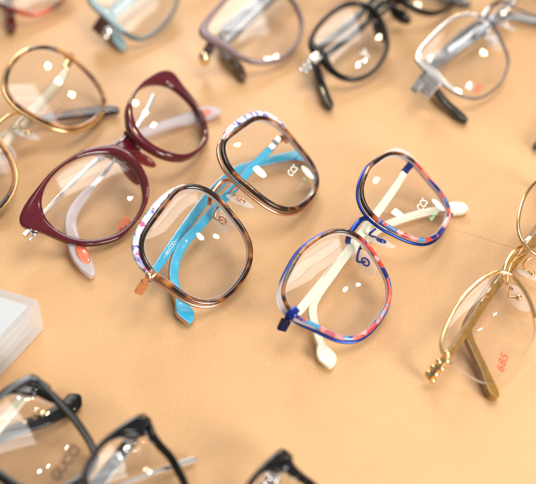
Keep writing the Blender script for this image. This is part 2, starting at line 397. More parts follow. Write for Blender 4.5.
    def auto_temple(p, s, m, hx, hy, wd=4.4, tipw=6.5, bend=.62, thick=2.4, m2=None):
        """the same for a side the photograph shows little of; folded across behind the front"""
        def zfix(q, hz):
            v = p.F(q); v.z = hz; return v
        h0 = p.F((s*hx, hy, -5)); 
        pts = [h0, p.F((s*(hx-8), hy-.5, -7.5)), zfix((-s*hx*.05, hy-2, -12), (h0.z*.42+4)), zfix((-s*hx*bend, hy-4, -12), 5.5), zfix((-s*(hx*bend+9), hy-9, -14), 4.5),
               zfix((-s*(hx*bend+15), hy-20, -14), 3.0), zfix((-s*(hx*bend+20), hy-33, -14), 2.3), zfix((-s*(hx*bend+22), hy-39, -14), 2.0)]
        W_ = [wd*.8, wd, wd, wd, wd, wd*1.05, tipw, tipw*.45]
        Q = catmull([tuple(a)+(b, thick) for a, b in zip(pts, W_)], 10)
        V, F = sweep([q[:3] for q in Q], None, p.N, [q[3] for q in Q], [q[4] for q in Q], seg=20)
        return link_mesh('temple', V, F, M[m], p.root)
    def hinge(p, m, s, front, node, wd=3.2, ln=1.0, barrel='silver'):
        """end piece reaching from the front (front coordinates) back to the temple's first node"""
        a = Vector(front); b = p.toF(p.W(at(*node[:3]))) if isinstance(node, tuple) else Vector(node)
        out = Vector((s*2.2, 0, -1.2)); mid = a+out
        Q = catmull([tuple(a-Vector((s*2.5, 0, 0))), tuple(a), tuple(mid), tuple((mid+b)/2+Vector((s*1.0, 0, 0))), tuple(b)], 6)
        k = len(Q); V, F = sweep([p.F(q) for q in Q], None, (p.F(mid)-p.F(b)).normalized().cross(p.Rx @ Vector((0, 1, 0))), [wd]*k, [1.7]*k, seg=18, power=4)
        e = link_mesh('end_piece', V, F, M[m], p.root)
        G = Geo(); ax = Vector((0, 1, 0))
        for i in (-1, 0, 1):
            c = b+Vector((-s*.8, i*1.15, .6)); G.add(*sweep([p.F(c-ax*.5), p.F(c+ax*.5)], [1.25, 1.25], p.N, seg=16))
        link_mesh('hinge', G.v, G.f, M[barrel], e)
        return e

# ================================================================ the setting
def tabletop():
    m, n, l, b = mat("tan_tabletop")
    c = n.new("ShaderNodeTexCoord"); mp = n.new("ShaderNodeMapping"); mp.inputs["Rotation"].default_value = (0, 0, math.radians(-58)); mp.inputs["Scale"].default_value = (1.6, 4.5, 1)
    l.new(c.outputs["Object"], mp.inputs[0])
    big = n.new("ShaderNodeTexNoise"); big.inputs["Scale"].default_value = 4; big.inputs["Detail"].default_value = 5; l.new(mp.outputs[0], big.inputs["Vector"])
    fine = n.new("ShaderNodeTexNoise"); fine.inputs["Scale"].default_value = 1500; fine.inputs["Detail"].default_value = 6; l.new(c.outputs["Object"], fine.inputs["Vector"])
    med = n.new("ShaderNodeTexNoise"); med.inputs["Scale"].default_value = 28; med.inputs["Detail"].default_value = 6; l.new(c.outputs["Object"], med.inputs["Vector"])
    r = ramp(n, [(.30, (.68, .397, .188)), (.70, (.72, .432, .212))]); l.new(big.outputs[0], r.inputs[0])
    def mul(prev, tex, lo, hi, a=.35, z=.65):
        mr = n.new("ShaderNodeMapRange"); mr.inputs[1].default_value = a; mr.inputs[2].default_value = z; mr.inputs[3].default_value = lo; mr.inputs[4].default_value = hi
        l.new(tex.outputs[0], mr.inputs[0]); x = n.new("ShaderNodeMix"); x.data_type = 'RGBA'; x.blend_type = 'MULTIPLY'; x.inputs[0].default_value = 1
        l.new(prev, x.inputs[6]); l.new(mr.outputs[0], x.inputs[7]); return x.outputs[2]
    o = mul(r.outputs[0], med, .985, 1.012); o = mul(o, fine, .90, 1.06, .3, .7); l.new(o, b.inputs["Base Color"])
    # tiny pale specks of dust
    v = n.new("ShaderNodeTexVoronoi"); v.inputs["Scale"].default_value = 90; l.new(c.outputs["Object"], v.inputs["Vector"])
    lt = n.new("ShaderNodeMath"); lt.operation = 'LESS_THAN'; lt.inputs[1].default_value = .035; l.new(v.outputs["Distance"], lt.inputs[0])
    vs = n.new("ShaderNodeSeparateColor"); l.new(v.outputs["Color"], vs.inputs[0])
    g2 = n.new("ShaderNodeMath"); g2.operation = 'GREATER_THAN'; g2.inputs[1].default_value = .80; l.new(vs.outputs[0], g2.inputs[0])
    mm = n.new("ShaderNodeMath"); mm.operation = 'MULTIPLY'; l.new(lt.outputs[0], mm.inputs[0]); l.new(g2.outputs[0], mm.inputs[1])
    mk = n.new("ShaderNodeMath"); mk.operation = 'MULTIPLY'; mk.inputs[1].default_value = .5; l.new(mm.outputs[0], mk.inputs[0])
    mx = n.new("ShaderNodeMix"); mx.data_type = 'RGBA'; l.new(mk.outputs[0], mx.inputs[0]); l.new(o, mx.inputs[6]); mx.inputs[7].default_value = (.85, .72, .5, 1); l.new(mx.outputs[2], b.inputs["Base Color"])
    b.inputs["Roughness"].default_value = .48; b.inputs["Specular IOR Level"].default_value = .35
    bp = n.new("ShaderNodeBump"); bp.inputs["Strength"].default_value = .12; bp.inputs["Distance"].default_value = .0006
    ad = n.new("ShaderNodeMath"); ad.operation = 'MULTIPLY_ADD'; ad.inputs[1].default_value = .15; l.new(fine.outputs[0], ad.inputs[0]); l.new(big.outputs[0], ad.inputs[2])
    l.new(ad.outputs[0], bp.inputs["Height"]); l.new(bp.outputs[0], b.inputs["Normal"])
    # the sheet itself: gentle swells and one long crease, in the mesh
    A, B = at(420, 221, 0), at(515, 244, 0); ux = (B-A).normalized(); uy = Vector((-ux.y, ux.x, 0)); L_ = (B-A).length
    xs = [-1500, -900, -500] + [-340+4*i for i in range(171)] + [500, 900, 1500]
    ys = [-1200, -800, -500, -330] + [-300+4*i for i in range(186)] + [600, 1000, 1600]
    # extra lines near the crease come from a fine local grid
    V = []
    for y in ys:
        for x in xs:
            q = Vector((x, y, 0))-A; s_, t_ = q.dot(ux), q.dot(uy)
            z = -.35-.25*math.sin(.021*x+.013*y+.7)*math.cos(.017*y-.008*x)
            V.append((x, y, z))
    nx = len(xs); F = [(j*nx+i, j*nx+i+1, (j+1)*nx+i+1, (j+1)*nx+i) for j in range(len(ys)-1) for i in range(nx-1)]
    o = link_mesh('tabletop', V, F, m); o['kind'] = 'structure'
    # the crease: a low rounded ridge of the same sheet
    rows = []; n2 = 60
    for i in range(n2+1):
        f = i/n2; P = A-ux*20+(B-A+ux*55)*f; P += uy*(1.1*math.sin(f*7)+.5*math.sin(f*17)); hgt = .55*math.sin(math.pi*f)**.5 if 0 < f < 1 else 0
        rows.append([P+uy*(k*.7)+Vector((0, 0, -.72+(hgt*.35+.33)*math.exp(-(k/2.4)**2)*1.2)) for k in range(-6, 7)])
    V = [q for r_ in rows for q in r_]; k = 13
    o = link_mesh('tabletop_crease', V, [(i*k+j, i*k+j+1, (i+1)*k+j+1, (i+1)*k+j) for i in range(n2) for j in range(k-1)], m); o['kind'] = 'structure'
tabletop()

def acrylic_block():
    B = at(44.5, 329, 0); H = 19.0
    e1 = (at(0, 377, 0)-B).normalized()                    # front edge towards the camera's left
    T = at(42, 297, H); e2 = (at(0, 283, H)-at(40, 295, H)).normalized()
    l1, l2 = 130, 95
    t = empty('display_block', tuple(B+e1*l1/2+e2*l2/2), 0, 'glossy white acrylic display block on the tan tabletop at the left edge', 'display block')
    org = Vector((t.location))/S
    def prism(ins, z0, z1, bev, name, m):
        bm = bmesh.new(); c = [B+e1*a+e2*b for a, b in ((ins, ins), (l1-ins, ins), (l1-ins, l2-ins), (ins, l2-ins))]
        vs = [bm.verts.new(q+Vector((0, 0, z))-org) for z in (z0, z1) for q in c]
        for f in ((0, 1, 2, 3), (7, 6, 5, 4), (0, 4, 5, 1), (1, 5, 6, 2), (2, 6, 7, 3), (3, 7, 4, 0)): bm.faces.new([vs[i] for i in f])
        bmesh.ops.recalc_face_normals(bm, faces=bm.faces)
        bmesh.ops.bevel(bm, geom=list(bm.edges), offset=bev, segments=3, profile=.5, affect='EDGES')
        bm.verts.index_update()
        return link_mesh(name, [v.co for v in bm.verts], [tuple(v.index for v in f.verts) for f in bm.faces], m, t)
    m, n, l, b = mat("shaded_streaks"); b.inputs["Roughness"].default_value = .25
    c_ = n.new("ShaderNodeTexCoord"); mp = n.new("ShaderNodeMapping"); mp.inputs["Scale"].default_value = (12, 12, 130); l.new(c_.outputs["Object"], mp.inputs[0])
    tx = n.new("ShaderNodeTexNoise"); tx.inputs["Scale"].default_value = 2.5; tx.inputs["Detail"].default_value = 4; l.new(mp.outputs[0], tx.inputs["Vector"])
    r = ramp(n, [(.35, (.34, .335, .33)), (.65, (.56, .56, .565))]); l.new(tx.outputs[0], r.inputs[0]); l.new(r.outputs[0], b.inputs["Base Color"])  # side shade and streaky reflections of the block, put into the colour
    prism(3.6, .6, H-3.0, .4, 'shaded_core', m); prism(3.2, H-2.7, H-1.4, .3, 'lit_top', plain('lit_top_white', (.70, .72, .745), .3))  # top layer added over the grey core: the block's lighter top, as colour
    m2, n, l, b = mat("clear_acrylic"); b.inputs["Base Color"].default_value = (.74, .76, .79, 1); b.inputs["Roughness"].default_value = .05
    tr = n.new("ShaderNodeBsdfTransparent"); tr.inputs[0].default_value = (.95, .95, .95, 1); lw = n.new("ShaderNodeLayerWeight"); lw.inputs[0].default_value = .3
    k = n.new("ShaderNodeMapRange"); k.inputs[3].default_value = .34; k.inputs[4].default_value = .7; l.new(lw.outputs[1], k.inputs[0])
    mx = n.new("ShaderNodeMixShader"); l.new(k.outputs[0], mx.inputs[0]); l.new(tr.outputs[0], mx.inputs[1]); l.new(b.outputs[0], mx.inputs[2]); l.new(mx.outputs[0], n["Material Output"].inputs[0])
    prism(0, .1, H, .5, 'clear_shell', m2)
acrylic_block()

# ================================================================ the spectacles
G = 'spectacles laid out folded on the tabletop'
def bump(base, amp, ctr, width):
    def f(a):
        d = (a-ctr+math.pi) % (2*math.pi)-math.pi
        return base+amp*math.exp(-(d/width)**2)
    return f
def lips(p):
    for s in (-1, 1): p.ring(s, 'inner_lip', 'crystal', lambda a: p.inner(a)+.25, lambda a: p.inner(a)-.40, -1.3, .5)
def mirror_x(pts): return [(-q[0],)+tuple(q[1:]) for q in pts]

# ---- 1 tortoise and coral front, cream temples
p = Pair('spectacles', 'square spectacles with blue metal, brown and coral red rims and cream temples', 'spectacles', G, 59.1, 26.6, 8.1, (45.9, -13.0, 16.5), 33.8,
         [25.1, -0.84, -2.44, 1.28, 0.32, -0.32, 1.25, -0.34, 0.18, -0.12, 0.72])
p.rim('two', 2.05, -.9, 1.3); lips(p); p.wire('blue_metal', .15, -1.9, .75); p.lenses()
for s in (-1, 1):   # clear acetate flare past the outer upper corner
    ro = lambda a: p.ro(a)+3.0*math.exp(-((a-.46)/.34)**2)
    p.ring(s, 'clear_flare', 'crystal', ro, lambda a: p.ro(a)-.3, -1.0, .9, a0=-.25, a1=1.5, n=60)
a = p.fpx(353, 232.5, -1.5); b = p.fpx(370, 212, -1.5); hw = (b.x-a.x)/2; yy = (a.y+b.y)/2
p.tube_f('bridge', 'blue_metal', [(-hw-1.5, yy-1.2, -1.8), (-hw, yy, -1.5), (-hw/2, yy+1.1, -.6), (hw/2, yy+1.1, -.6), (hw, yy, -1.5), (hw+1.5, yy-1.2, -1.8)], 1.25)
p.pads('blue_metal')
L1 = (295, 319, 15, 3.0); R1 = (405, 171, 17, 3.2)
fr = p.lpx(1, 413, 162); fl = p.lpx(-1, 290, 313)
p.hinge('blue_metal', 1, p.L(1, *fr, -1.2), R1, 3.4, barrel='blue_metal'); p.temple('blue_metal', [(297, 309, 19, 3.0), (292, 313.5, 18.6, 4.0), (289, 317, 17.0, 4.2)], 'end_piece', 2.4, 5); p.temple('navy', [(289, 316.5, 17, 4.2), (285.5, 321.5, 13.5, 4.4), (281.5, 329.5, 9.5, 4.2)], 'hinge', 2.6, 5)
p.temple('cream', [(404, 173, 17, 3.4), (393, 190, 15, 3.9), (375, 215, 12.5, 4.2), (352, 246, 10, 4.4), (330, 276, 7.6, 4.6), (316, 296, 6, 4.6), (312, 309, 5.2, 4.3), (314, 324, 4.2, 3.9), (319, 341, 3.0, 3.9), (321, 345.5, 2.8, 4.2), (323, 350, 2.6, 6.8), (325.5, 355, 2.4, 9.0), (327.5, 359.5, 2.2, 8.8), (329.3, 363.6, 2.1, 6.0), (330.6, 366.6, 2, 3.0), (331.2, 368, 1.9, .8)])
p.temple('cream', [(291, 321, 12, 3.4), (299, 311, 10.5, 3.8), (318, 288, 8, 4.3), (338, 264, 5.2, 4.4), (357, 246, 3.8, 4.4), (375, 232, 3.2, 4.2), (392, 223, 3, 4.0), (414, 215.5, 3, 4.0), (438, 210, 2.6, 4.0), (449, 209.3, 2.4, 4.2), (451, 209, 2.3, 7.2), (456, 208.6, 2.2, 7.6), (462.5, 208.8, 2.1, 7.0), (465.6, 209.4, 2.0, 4.8), (467, 209.8, 1.9, 2.8), (467.6, 210, 1.9, 1)])
p.print_on(1, 'CCS', 421.5, 206, 5.0, 'white_print', .0, 0); p.print_on(1, 'Racing', 433, 216, 2.9, 'green_print', .05, .2)
p.stick(1, 438.5, 204.5, 2.2, 4.2, .15); p.print_on(1, '+', 427.5, 210, 2.2, 'white_print')

# ---- 2 dark tortoise front, floral brow, sky blue temples
p = Pair('spectacles', 'square dark tortoise spectacles with white floral brow and sky blue temples', 'spectacles', G, 59.1, 33.8, 8.8, (-18.0, 8.2, 21.5), 33.7,
         [27.17, -0.65, -2.93, -0.48, 0.25, -0.02, 1.45, -0.83, 0.38, -0.01, 0.57])
full = p.ro; band = lambda a: 3.1*math.exp(-(((a-1.12+math.pi) % (2*math.pi)-math.pi)/1.0)**6)
p.ro = lambda a: full(a)-band(a)
p.rim('tort_dark', 2.5, -1.2, 1.3); lips(p)
for s in (-1, 1): p.ring(s, 'floral_trim', 'floral', full, lambda a: full(a)-band(a)+.05, -1.5, 1.1, a0=.10, a1=2.15, n=90)
p.wire('rose', .1, -2.3, .85); p.lenses()
a = p.fpx(212, 196, -1.5); b = p.fpx(230, 177, -1.5); hw = (b.x-a.x)/2; yy = (a.y+b.y)/2
p.tube_f('bridge', 'rose', [(-hw-2, yy-2.0, -2.2), (-hw, yy-.4, -1.8), (-hw/2, yy+1, -.8), (hw/2, yy+1, -.8), (hw, yy-.4, -1.8), (hw+2, yy-2.0, -2.2)], 1.1)
p.pads('rose', x=7.6, y=-5.5)
fr = p.lpx(1, 289, 137); fl = p.lpx(-1, 149, 274)
p.hinge('rose', 1, p.L(1, *fr, -1.5), (276, 141, 21), 3.2, barrel='silver'); p.temple('rose', [(154, 272, 25, 3.0), (149, 276.5, 24, 3.6), (146, 281, 20, 3.8), (138.5, 292.5, 13, 4.0)], 'end_piece', 2.4, 5); V, F = ball(p.W(at(149, 276.5, 24.5)), 1.7, 16, 10); link_mesh('screw', V, F, M['rose'], p.root)
p.temple('silver', [(279, 138, 21, 3.0), (274, 145, 20, 3.2), (270, 149, 19.5, 3.2)], 'temple_hinge_plate', 1.6)
tr = p.temple('blue', [(271, 148, 19.2, 3.6), (254, 165, 17, 4.0), (235, 187, 14, 4.2), (212, 212, 11, 4.4), (196, 230, 9, 4.6), (184, 243, 7.8, 4.8), (176, 258, 6.5, 4.9), (173, 275, 5.2, 4.8), (176, 290, 4, 4.8), (179.6, 302, 3.0, 4.8), (181.5, 306.5, 2.7, 6.6), (184, 311.5, 2.5, 8.8), (186, 316, 2.2, 8.4), (187.8, 320, 2.1, 5.8), (189, 322.8, 2.0, 3.0), (189.5, 324, 1.9, 1)], edge='rose')
tl = p.temple('blue', [(147, 281, 14, 3.4), (157, 267, 12, 4.0), (172, 245, 9.5, 4.6), (191, 219, 6.5, 4.9), (206, 199, 4.8, 4.9), (220, 184, 4, 4.7), (236, 171, 3.6, 4.5), (255, 164.5, 3.2, 4.5), (276, 159.5, 3, 4.6), (291, 156.5, 2.6, 5.4), (299, 157, 2.4, 7.6), (306, 161, 2.1, 5.0), (308, 163, 2, 2)], edge='rose')
def temple_text(p, parent, text, px0, px1, size, m, lift=1.35):
    a, b = p.W(at(*px0)), p.W(at(*px1)); u = (b-a).normalized(); v = p.N.cross(u).normalized(); c = (a+b)/2+p.N*lift
    V, F = text_geo(text, size); link_mesh('temple_print', [c+u*x+v*y for x, y in V], F, M[m], parent, smooth=False)
temple_text(p, tl, '—AIUCCIO—', (160, 262.5, 11.5), (178, 236.5, 8.3), 2.5, 'white_print')
p.print_on(1, 'CCS', 292, 171.5, 4.6, 'white_print'); p.print_on(1, 'Racing', 299.5, 186, 2.9, 'grey_print', .05, .2); p.print_on(1, 'ö', 304.5, 179, 3, 'green_print')
p.stick(1, 308, 172, 2.3, 4.4, .12)

# ---- 3 burgundy cat eye
p = Pair('spectacles', 'burgundy cat-eye spectacles with lilac temples and orange tip inlays', 'spectacles', G, 61.7, 30.1, 12.9, (-67.4, 44.8, 15.0), 33.7,
         [23.66,24.0,24.31,24.54,24.63,24.53,24.28,23.86,23.3,22.69,22.07,21.49,20.98,20.55,20.21,19.96,19.79,19.73,19.76,19.88,20.08,20.35,20.71,21.15,21.66,22.25,22.94,23.72,24.5,25.09,25.42,25.55,25.55,25.43,25.23,25.01,24.82,24.63,24.36,23.95,23.44,22.93,22.47,22.06,21.7,21.38,21.11,20.89,20.72,20.6,20.57,20.62,20.77,21.01,21.34,21.74,22.16,22.56,22.93,23.29],
         [27.68,28.83,30.44,33.46,36.46,36.1,33.73,31.12,28.68,26.73,25.27,24.17,23.33,22.69,22.19,21.83,21.6,21.54,21.67,22.0,22.53,23.21,24.01,24.87,25.82,26.93,28.24,29.47,30.12,30.31,30.37,30.16,29.81,29.65,29.4,29.02,28.55,27.98,27.34,26.63,25.91,25.26,24.66,24.15,23.8,23.68,23.77,23.94,24.03,23.97,23.86,23.83,23.94,24.18,24.5,24.84,25.21,25.66,26.2,26.85])
ri = p.r
p.inner = ri; p.polar = True
for s in (-1, 1): p.ring(s, 'rim', 'burg', p.ro, ri, -2.6, 1.8, n=240, prof=18, power=3.6)
p.lenses(z=-.6)
nx = p.nasal()
p.tube_f('bridge', 'burg', [(-nx-3.4, 4.0, -.8), (-nx-.6, 4.8, -.3), (-nx*.4, 5.6, .3), (nx*.4, 5.6, .3), (nx+.6, 4.8, -.3), (nx+3.4, 4.0, -.8)], 2.6, widths=lambda t: 7.6+7*abs(2*t-1)**2.2, thick=lambda t: 4.2)
for s in (-1, 1):
    V, F = ball(p.F((s*(nx+1.6), -4.5, -3.4)), 1, 24, 12, (2.0, 8.0, 3.4), p.Rx @ Matrix.Rotation(s*.25, 3, 'Z')); link_mesh('nose_pad', V, F, M['burg_clear'], p.root)
    c = p.L(s, 31.5, 9.5, -3.2); G_ = Geo(); ax = [p.Rx @ Vector(v) for v in ((1, 0, 0), (0, 1, 0), (0, 0, 1))]
    G_.add(*chunk(p.F(c), ax, (1.6, 2.2, 1.6), .4)); G_.add(*chunk(p.F(c+Vector((s*2.0, -1.3, -1.0))), ax, (2.0, .6, 1.0), .25)); G_.add(*chunk(p.F(c+Vector((s*2.0, 1.3, -1.0))), ax, (2.0, .6, 1.0), .25))
    link_mesh('hinge', G_.v, G_.f, M['silver'], p.root)
p.temple('silver', [(154, 95, 18, 2.6), (144, 115, 16.5, 2.4), (130, 137, 14.5, 2.2), (110, 166, 11.5, 2.2), (96, 183, 10, 2.4), (89, 191, 9, 2.8)], 'temple_metal', 1.4)
tip = p.temple('lilac', [(92, 187, 9.4, 3.0), (84, 196, 8.4, 4.8), (74, 210, 7, 5.6), (70.5, 222, 6, 5.8), (72.5, 236, 5, 6.6), (77, 249, 3.8, 8.4), (82, 259, 3.0, 9.0), (87, 268, 2.5, 7.4), (91, 274.5, 2.2, 4.0), (92.5, 277, 2, .8)], 'temple', 2.6)
def inlay(p, parent, px, z, lx, ly, ang_px, lift):
    c = p.W(at(*px, z)); u = (p.W(at(px[0]+ang_px[0], px[1]+ang_px[1], z+ang_px[2]))-c).normalized(); v = p.N.cross(u).normalized(); w_ = u.cross(v)
    V, F = ball(c+w_*lift, 1, 28, 12, (lx, ly, .28), Matrix((u, v, w_)).transposed()); link_mesh('tip_inlay', V, F, M['orange'], parent)
inlay(p, tip, (82.5, 255.5), 3.25, 6.6, 3.1, (5, 12, -.75), 1.15)
p.temple('silver', [(24, 236, 15, 2.6), (36, 222, 13.5, 2.4), (62, 194, 11, 2.2), (86, 170, 9, 2.2), (106, 153, 7.5, 2.6)], 'temple_metal', 1.4)
tip = p.temple('lilac', [(98, 160, 7.9, 3.0), (112, 149, 7, 4.8), (128, 140, 6, 5.4), (150, 131, 5, 5.4), (172, 123.5, 4, 5.6), (190, 118, 3.2, 7.4), (203, 114.5, 2.8, 8.6), (213, 112.5, 2.4, 7.2), (219.5, 112.5, 2.2, 3.4), (221.5, 112.5, 2, .8)], 'temple', 2.6)
inlay(p, tip, (203, 114.3), 2.8, 6.8, 3.0, (10, -2.2, -.4), 1.15)
p.print_on(-1, '450', 124.5, 224, 5.2, 'red_print', .05); p.print_on(1, 'CO', 190, 143, 5.5, 'grey_print')

# ---- 4 round gold and tortoise
p = Pair('spectacles', 'large round gold and brown tortoise spectacles with champagne temples and dark tips', 'spectacles', G, 60, 28, 8, (-129.8, 63.3, 17.6), 37.2,
         [27.78,28.18,28.74,29.26,29.63,29.89,30.14,30.33,30.31,30.02,29.56,29.02,28.47,27.96,27.52,27.17,26.92,26.81,26.81,26.95,27.22,27.59,28.02,28.49,28.94,29.25,29.3,29.1,28.71,28.2,27.66,27.19,26.86,26.73,26.77,26.94,27.19,27.46,27.69,27.85,27.89,27.8,27.67,27.59,27.58,27.65,27.79,28.02,28.34,28.71,29.03,29.18,29.14,28.96,28.69,28.38,28.06,27.79,27.62,27.6])
p.ro = lambda a: p.r(a)-1.0
p.rim('tort_amber', 2.0, -1.0, 1.2); p.wire('gold', .25, -1.3, .95); p.lenses()
a = p.lpx(1, 70, 55)
p.hinge('gold', 1, p.L(1, *a, -1), (66, 68, 18), 3.4, barrel='pale_gold'); p.hinge('gold', -1, p.L(-1, *a, -1), p.L(-1, a[0]-1, a[1]-2, -7), 3.4)
nx = p.nasal(); yy = 2.5
p.tube_f('bridge', 'gold', [(-nx-1.2, yy-1, -.8), (-nx+.5, yy+1, .2), (-nx*.4, yy+2.6, .8), (nx*.4, yy+2.6, .8), (nx-.5, yy+1, .2), (nx+1.2, yy-1, -.8)], 1.0)
p.pads('pale_gold', x=8.2, y=-7, loop=False)
p.temple('champagne', [(66, 70, 18, 4.0), (58, 83, 16.5, 6.0), (44, 99, 13.5, 6.4), (30, 113, 11, 6.2), (14, 132, 8, 5.8), (0, 150, 6, 5.6), (-12, 168, 5, 5.4), (-14, 185, 4, 5.4), (-10, 203, 2.6, 6.5), (-8, 210, 2.2, 3)])
p.temple('tort_dark', [(38, 119, 5.5, 3.4), (56, 117, 5, 4.6), (76, 114, 4.2, 5.4), (95, 111.5, 3.4, 5.8), (108, 110.3, 2.8, 6.2), (116, 110.6, 2.5, 4.6), (119.5, 111, 2.4, 1)], 'temple', 2.8)
p.temple('champagne', [(-70, 205, 15, 4.4), (-40, 170, 11, 5.4), (-5, 143, 7.5, 5.2), (18, 128, 6.5, 5), (40, 118.5, 5.4, 3.2)])
p.print_on(1, 'CO', 54, 107, 5, 'grey_print')

# ---- 5 gold half-rim
p = Pair('spectacles', 'gold half-rim spectacles with rimless lower lenses, speckled olive temples and beaded gold hinges', 'spectacles', G, 60, 28, 8, (114.4, -33.1, 13.4), 36.2,
         [26.71,27.09,27.69,28.42,28.79,28.14,26.47,24.53,22.83,21.47,20.4,19.58,18.94,18.48,18.16,17.98,17.94,18.05,18.3,18.72,19.33,20.14,21.17,22.42,23.84,25.3,26.55,27.27,27.27,26.71,25.88,25.04,24.27,23.58,22.94,22.38,21.89,21.5,21.13,20.68,20.1,19.47,18.9,18.46,18.17,18.03,18.05,18.22,18.57,19.11,19.84,20.79,21.92,23.19,24.45,25.5,26.15,26.4,26.46,26.53])
p.inner = lambda a: p.ro(a)-.3
p.lenses(extra=0)
p.wire('gold', .1, -.2, .85, name='brow_wire', a0=.42, a1=math.pi+.65)
p.wire('gold', .1, -.9, .40, name='lower_wire', a0=.22, a1=.40)
nx = p.nasal()
p.tube_f('bridge', 'gold', [(-nx-2.6, 6.2, -.4), (-nx-.2, 7.6, .2), (-nx*.45, 9.6, .9), (nx*.45, 9.6, .9), (nx+.2, 7.6, .2), (nx+2.6, 6.2, -.4)], 1.05)
p.tube_f('bridge_bar', 'gold', [(-nx-1.6, 4.0, -.8), (-nx*.5, 6.6, -.4), (0, 7.3, -.2), (nx*.5, 6.6, -.4), (nx+1.6, 4.0, -.8)], .55)
p.pads('gold', x=8.0, y=-5.0, loop=False)
hl = p.lpx(-1, 448, 356)
for s in (-1, 1):
    c = p.L(s, hl[0], hl[1], -.5); G_ = Geo()
    d = Vector((s*6.0, -1.0, -11.0))
    G_.add(*sweep([p.F(c-Vector((s*1, 0, 0))), p.F(c+d*.2), p.F(c+d*.6), p.F(c+d)], [1.1, 1.5, 2.0, 2.3], p.N, seg=16))
    for q, r_, oy in ((.0, 1.5, 1.2), (.22, 1.7, -.8), (.42, 1.6, 1.4), (.55, 1.9, -1.1), (.72, 1.7, 1.5), (.85, 2.2, -.6), (1.0, 2.3, .8), (1.08, 1.6, -1.6)):
        G_.add(*ball(p.F(c+d*q+Vector((-s*.3, oy, .9))), r_*.92, 16, 10, rot=p.Rx))
    link_mesh('end_piece', G_.v, G_.f, M['gold'], p.root)
p.temple('olive', [(562, 201, 15, 3.4), (540, 226, 13, 3.8), (513, 261, 10, 4.0), (497, 280, 8.4, 4.4), (482, 301, 7, 4.6), (471, 318, 6, 4.6), (467, 328, 5.4, 4.6), (468, 338, 4.8, 4.5), (475, 354, 4, 4.4), (483, 371, 3.2, 4.6), (488, 383, 2.8, 5.6), (491.5, 391, 2.6, 5.8), (494, 397, 2.4, 4.6), (495, 399.5, 2.2, 1.2)], 'temple', 3.2)
p.temple('olive', [(440, 364, 11, 3.0), (452, 350, 10, 3.6), (470, 324, 8, 4.0), (490, 293, 6, 4.2), (510, 267, 4.6, 4.2), (530, 246, 4, 4.0), (552, 237, 3.4, 4.2), (580, 232, 2.6, 5.4), (590, 231, 2.2, 2)], 'temple', 2.6)
p.print_on(-1, '685', 502.5, 363, 5.6, 'red_print', .25, .15)

# ---- 6 silver with wide temples
p = Pair('spectacles', 'silver metal spectacles with a mirror-like corner plate and black-tipped steel temples', 'spectacles', G, 60, 28, 8, (129.3, 162.2, 15.7), 39.0,
         [29.22,29.73,30.51,31.56,32.94,34.45,35.05,33.78,31.31,28.79,26.7,25.1,23.93,23.09,22.53,22.19,22.05,22.11,22.35,22.78,23.36,24.05,24.79,25.54,26.29,27.0,27.66,28.35,29.03,29.27,28.61,27.36,26.21,25.42,24.95,24.72,24.68,24.7,24.62,24.35,23.95,23.55,23.25,23.09,23.06,23.11,23.24,23.47,23.82,24.33,25.0,25.79,26.64,27.47,28.15,28.58,28.78,28.84,28.86,28.94])
p.rim('mauve_dark', 1.3, -.8, .6)
for s in (-1, 1): p.ring(s, 'brow_plate', 'silver', lambda a: p.ro(a)+.3, lambda a: p.ro(a)-1.5-4.6*math.exp(-((a-.34)/.34)**2), .5, 1.5, a0=-.2, a1=2.7, n=90)
p.lenses()
nx = p.nasal()
p.tube_f('bridge', 'steel', [(-nx-2, 4.5, -.8), (-nx, 6, .2), (0, 7.4, .8), (nx, 6, .2), (nx+2, 4.5, -.8)], 1.5)
p.pads('silver', x=8.5)
for s in (-1, 1):
    c = p.L(s, 30.2, 7.2, -3.0); ax = [p.Rx @ Vector(v).normalized() for v in ((s*.55, 0, -.83), (0, 1, 0), (s*.83, 0, .55))]
    G_ = Geo().add(*chunk(p.F(c+Vector((s*2.2, 0, -1.5))), ax, (5.6, 4.8, 1.2), .5))
    for k in range(4): G_.add(*chunk(p.F(c+Vector((s*(1.5+1.2*k), 0, .2-1.8*k))), ax, (.35, 5.0, 1.45), .2))
    link_mesh('end_piece', G_.v, G_.f, M['silver'], p.root)
p.temple('steel', [(536, -28, 16, 5), (515, -3, 14, 5.6), (495, 20, 12, 6.0), (474, 37, 9.5, 6.2), (455, 50, 8, 6.2), (438, 64, 6.5, 6.0), (431, 75, 5.6, 5.4), (434, 88, 5, 4.2)], 'temple', 2.8)
p.temple('charcoal', [(433, 86, 5.1, 4.6), (444, 101, 4, 4.8), (454, 110.5, 3, 5.0), (461, 117, 2.6, 5.2), (465, 120.6, 2.4, 3.8), (466.5, 122, 2.3, 1)], 'temple_tip', 3.0)
p.temple('grey_acetate', [(414, 90, 14, 4), (436, 62, 10, 5), (462, 36, 7, 5.5), (486, 21, 5, 5.2), (508, 16.5, 4, 5), (530, 19.5, 3, 5.4), (548, 22, 2.6, 6), (562, 25, 2.2, 3)], 'temple', 2.8)
V, F = ball(p.W(at(436, 62, 9.0)), 1, 20, 12, (6.0, 5.0, 1.2), p.Rx); link_mesh('temple_badge', V, F, M['silver'], p.root)
p.print_on(-1, '105', 478.5, 88.5, 5.0, 'red_print', .1)

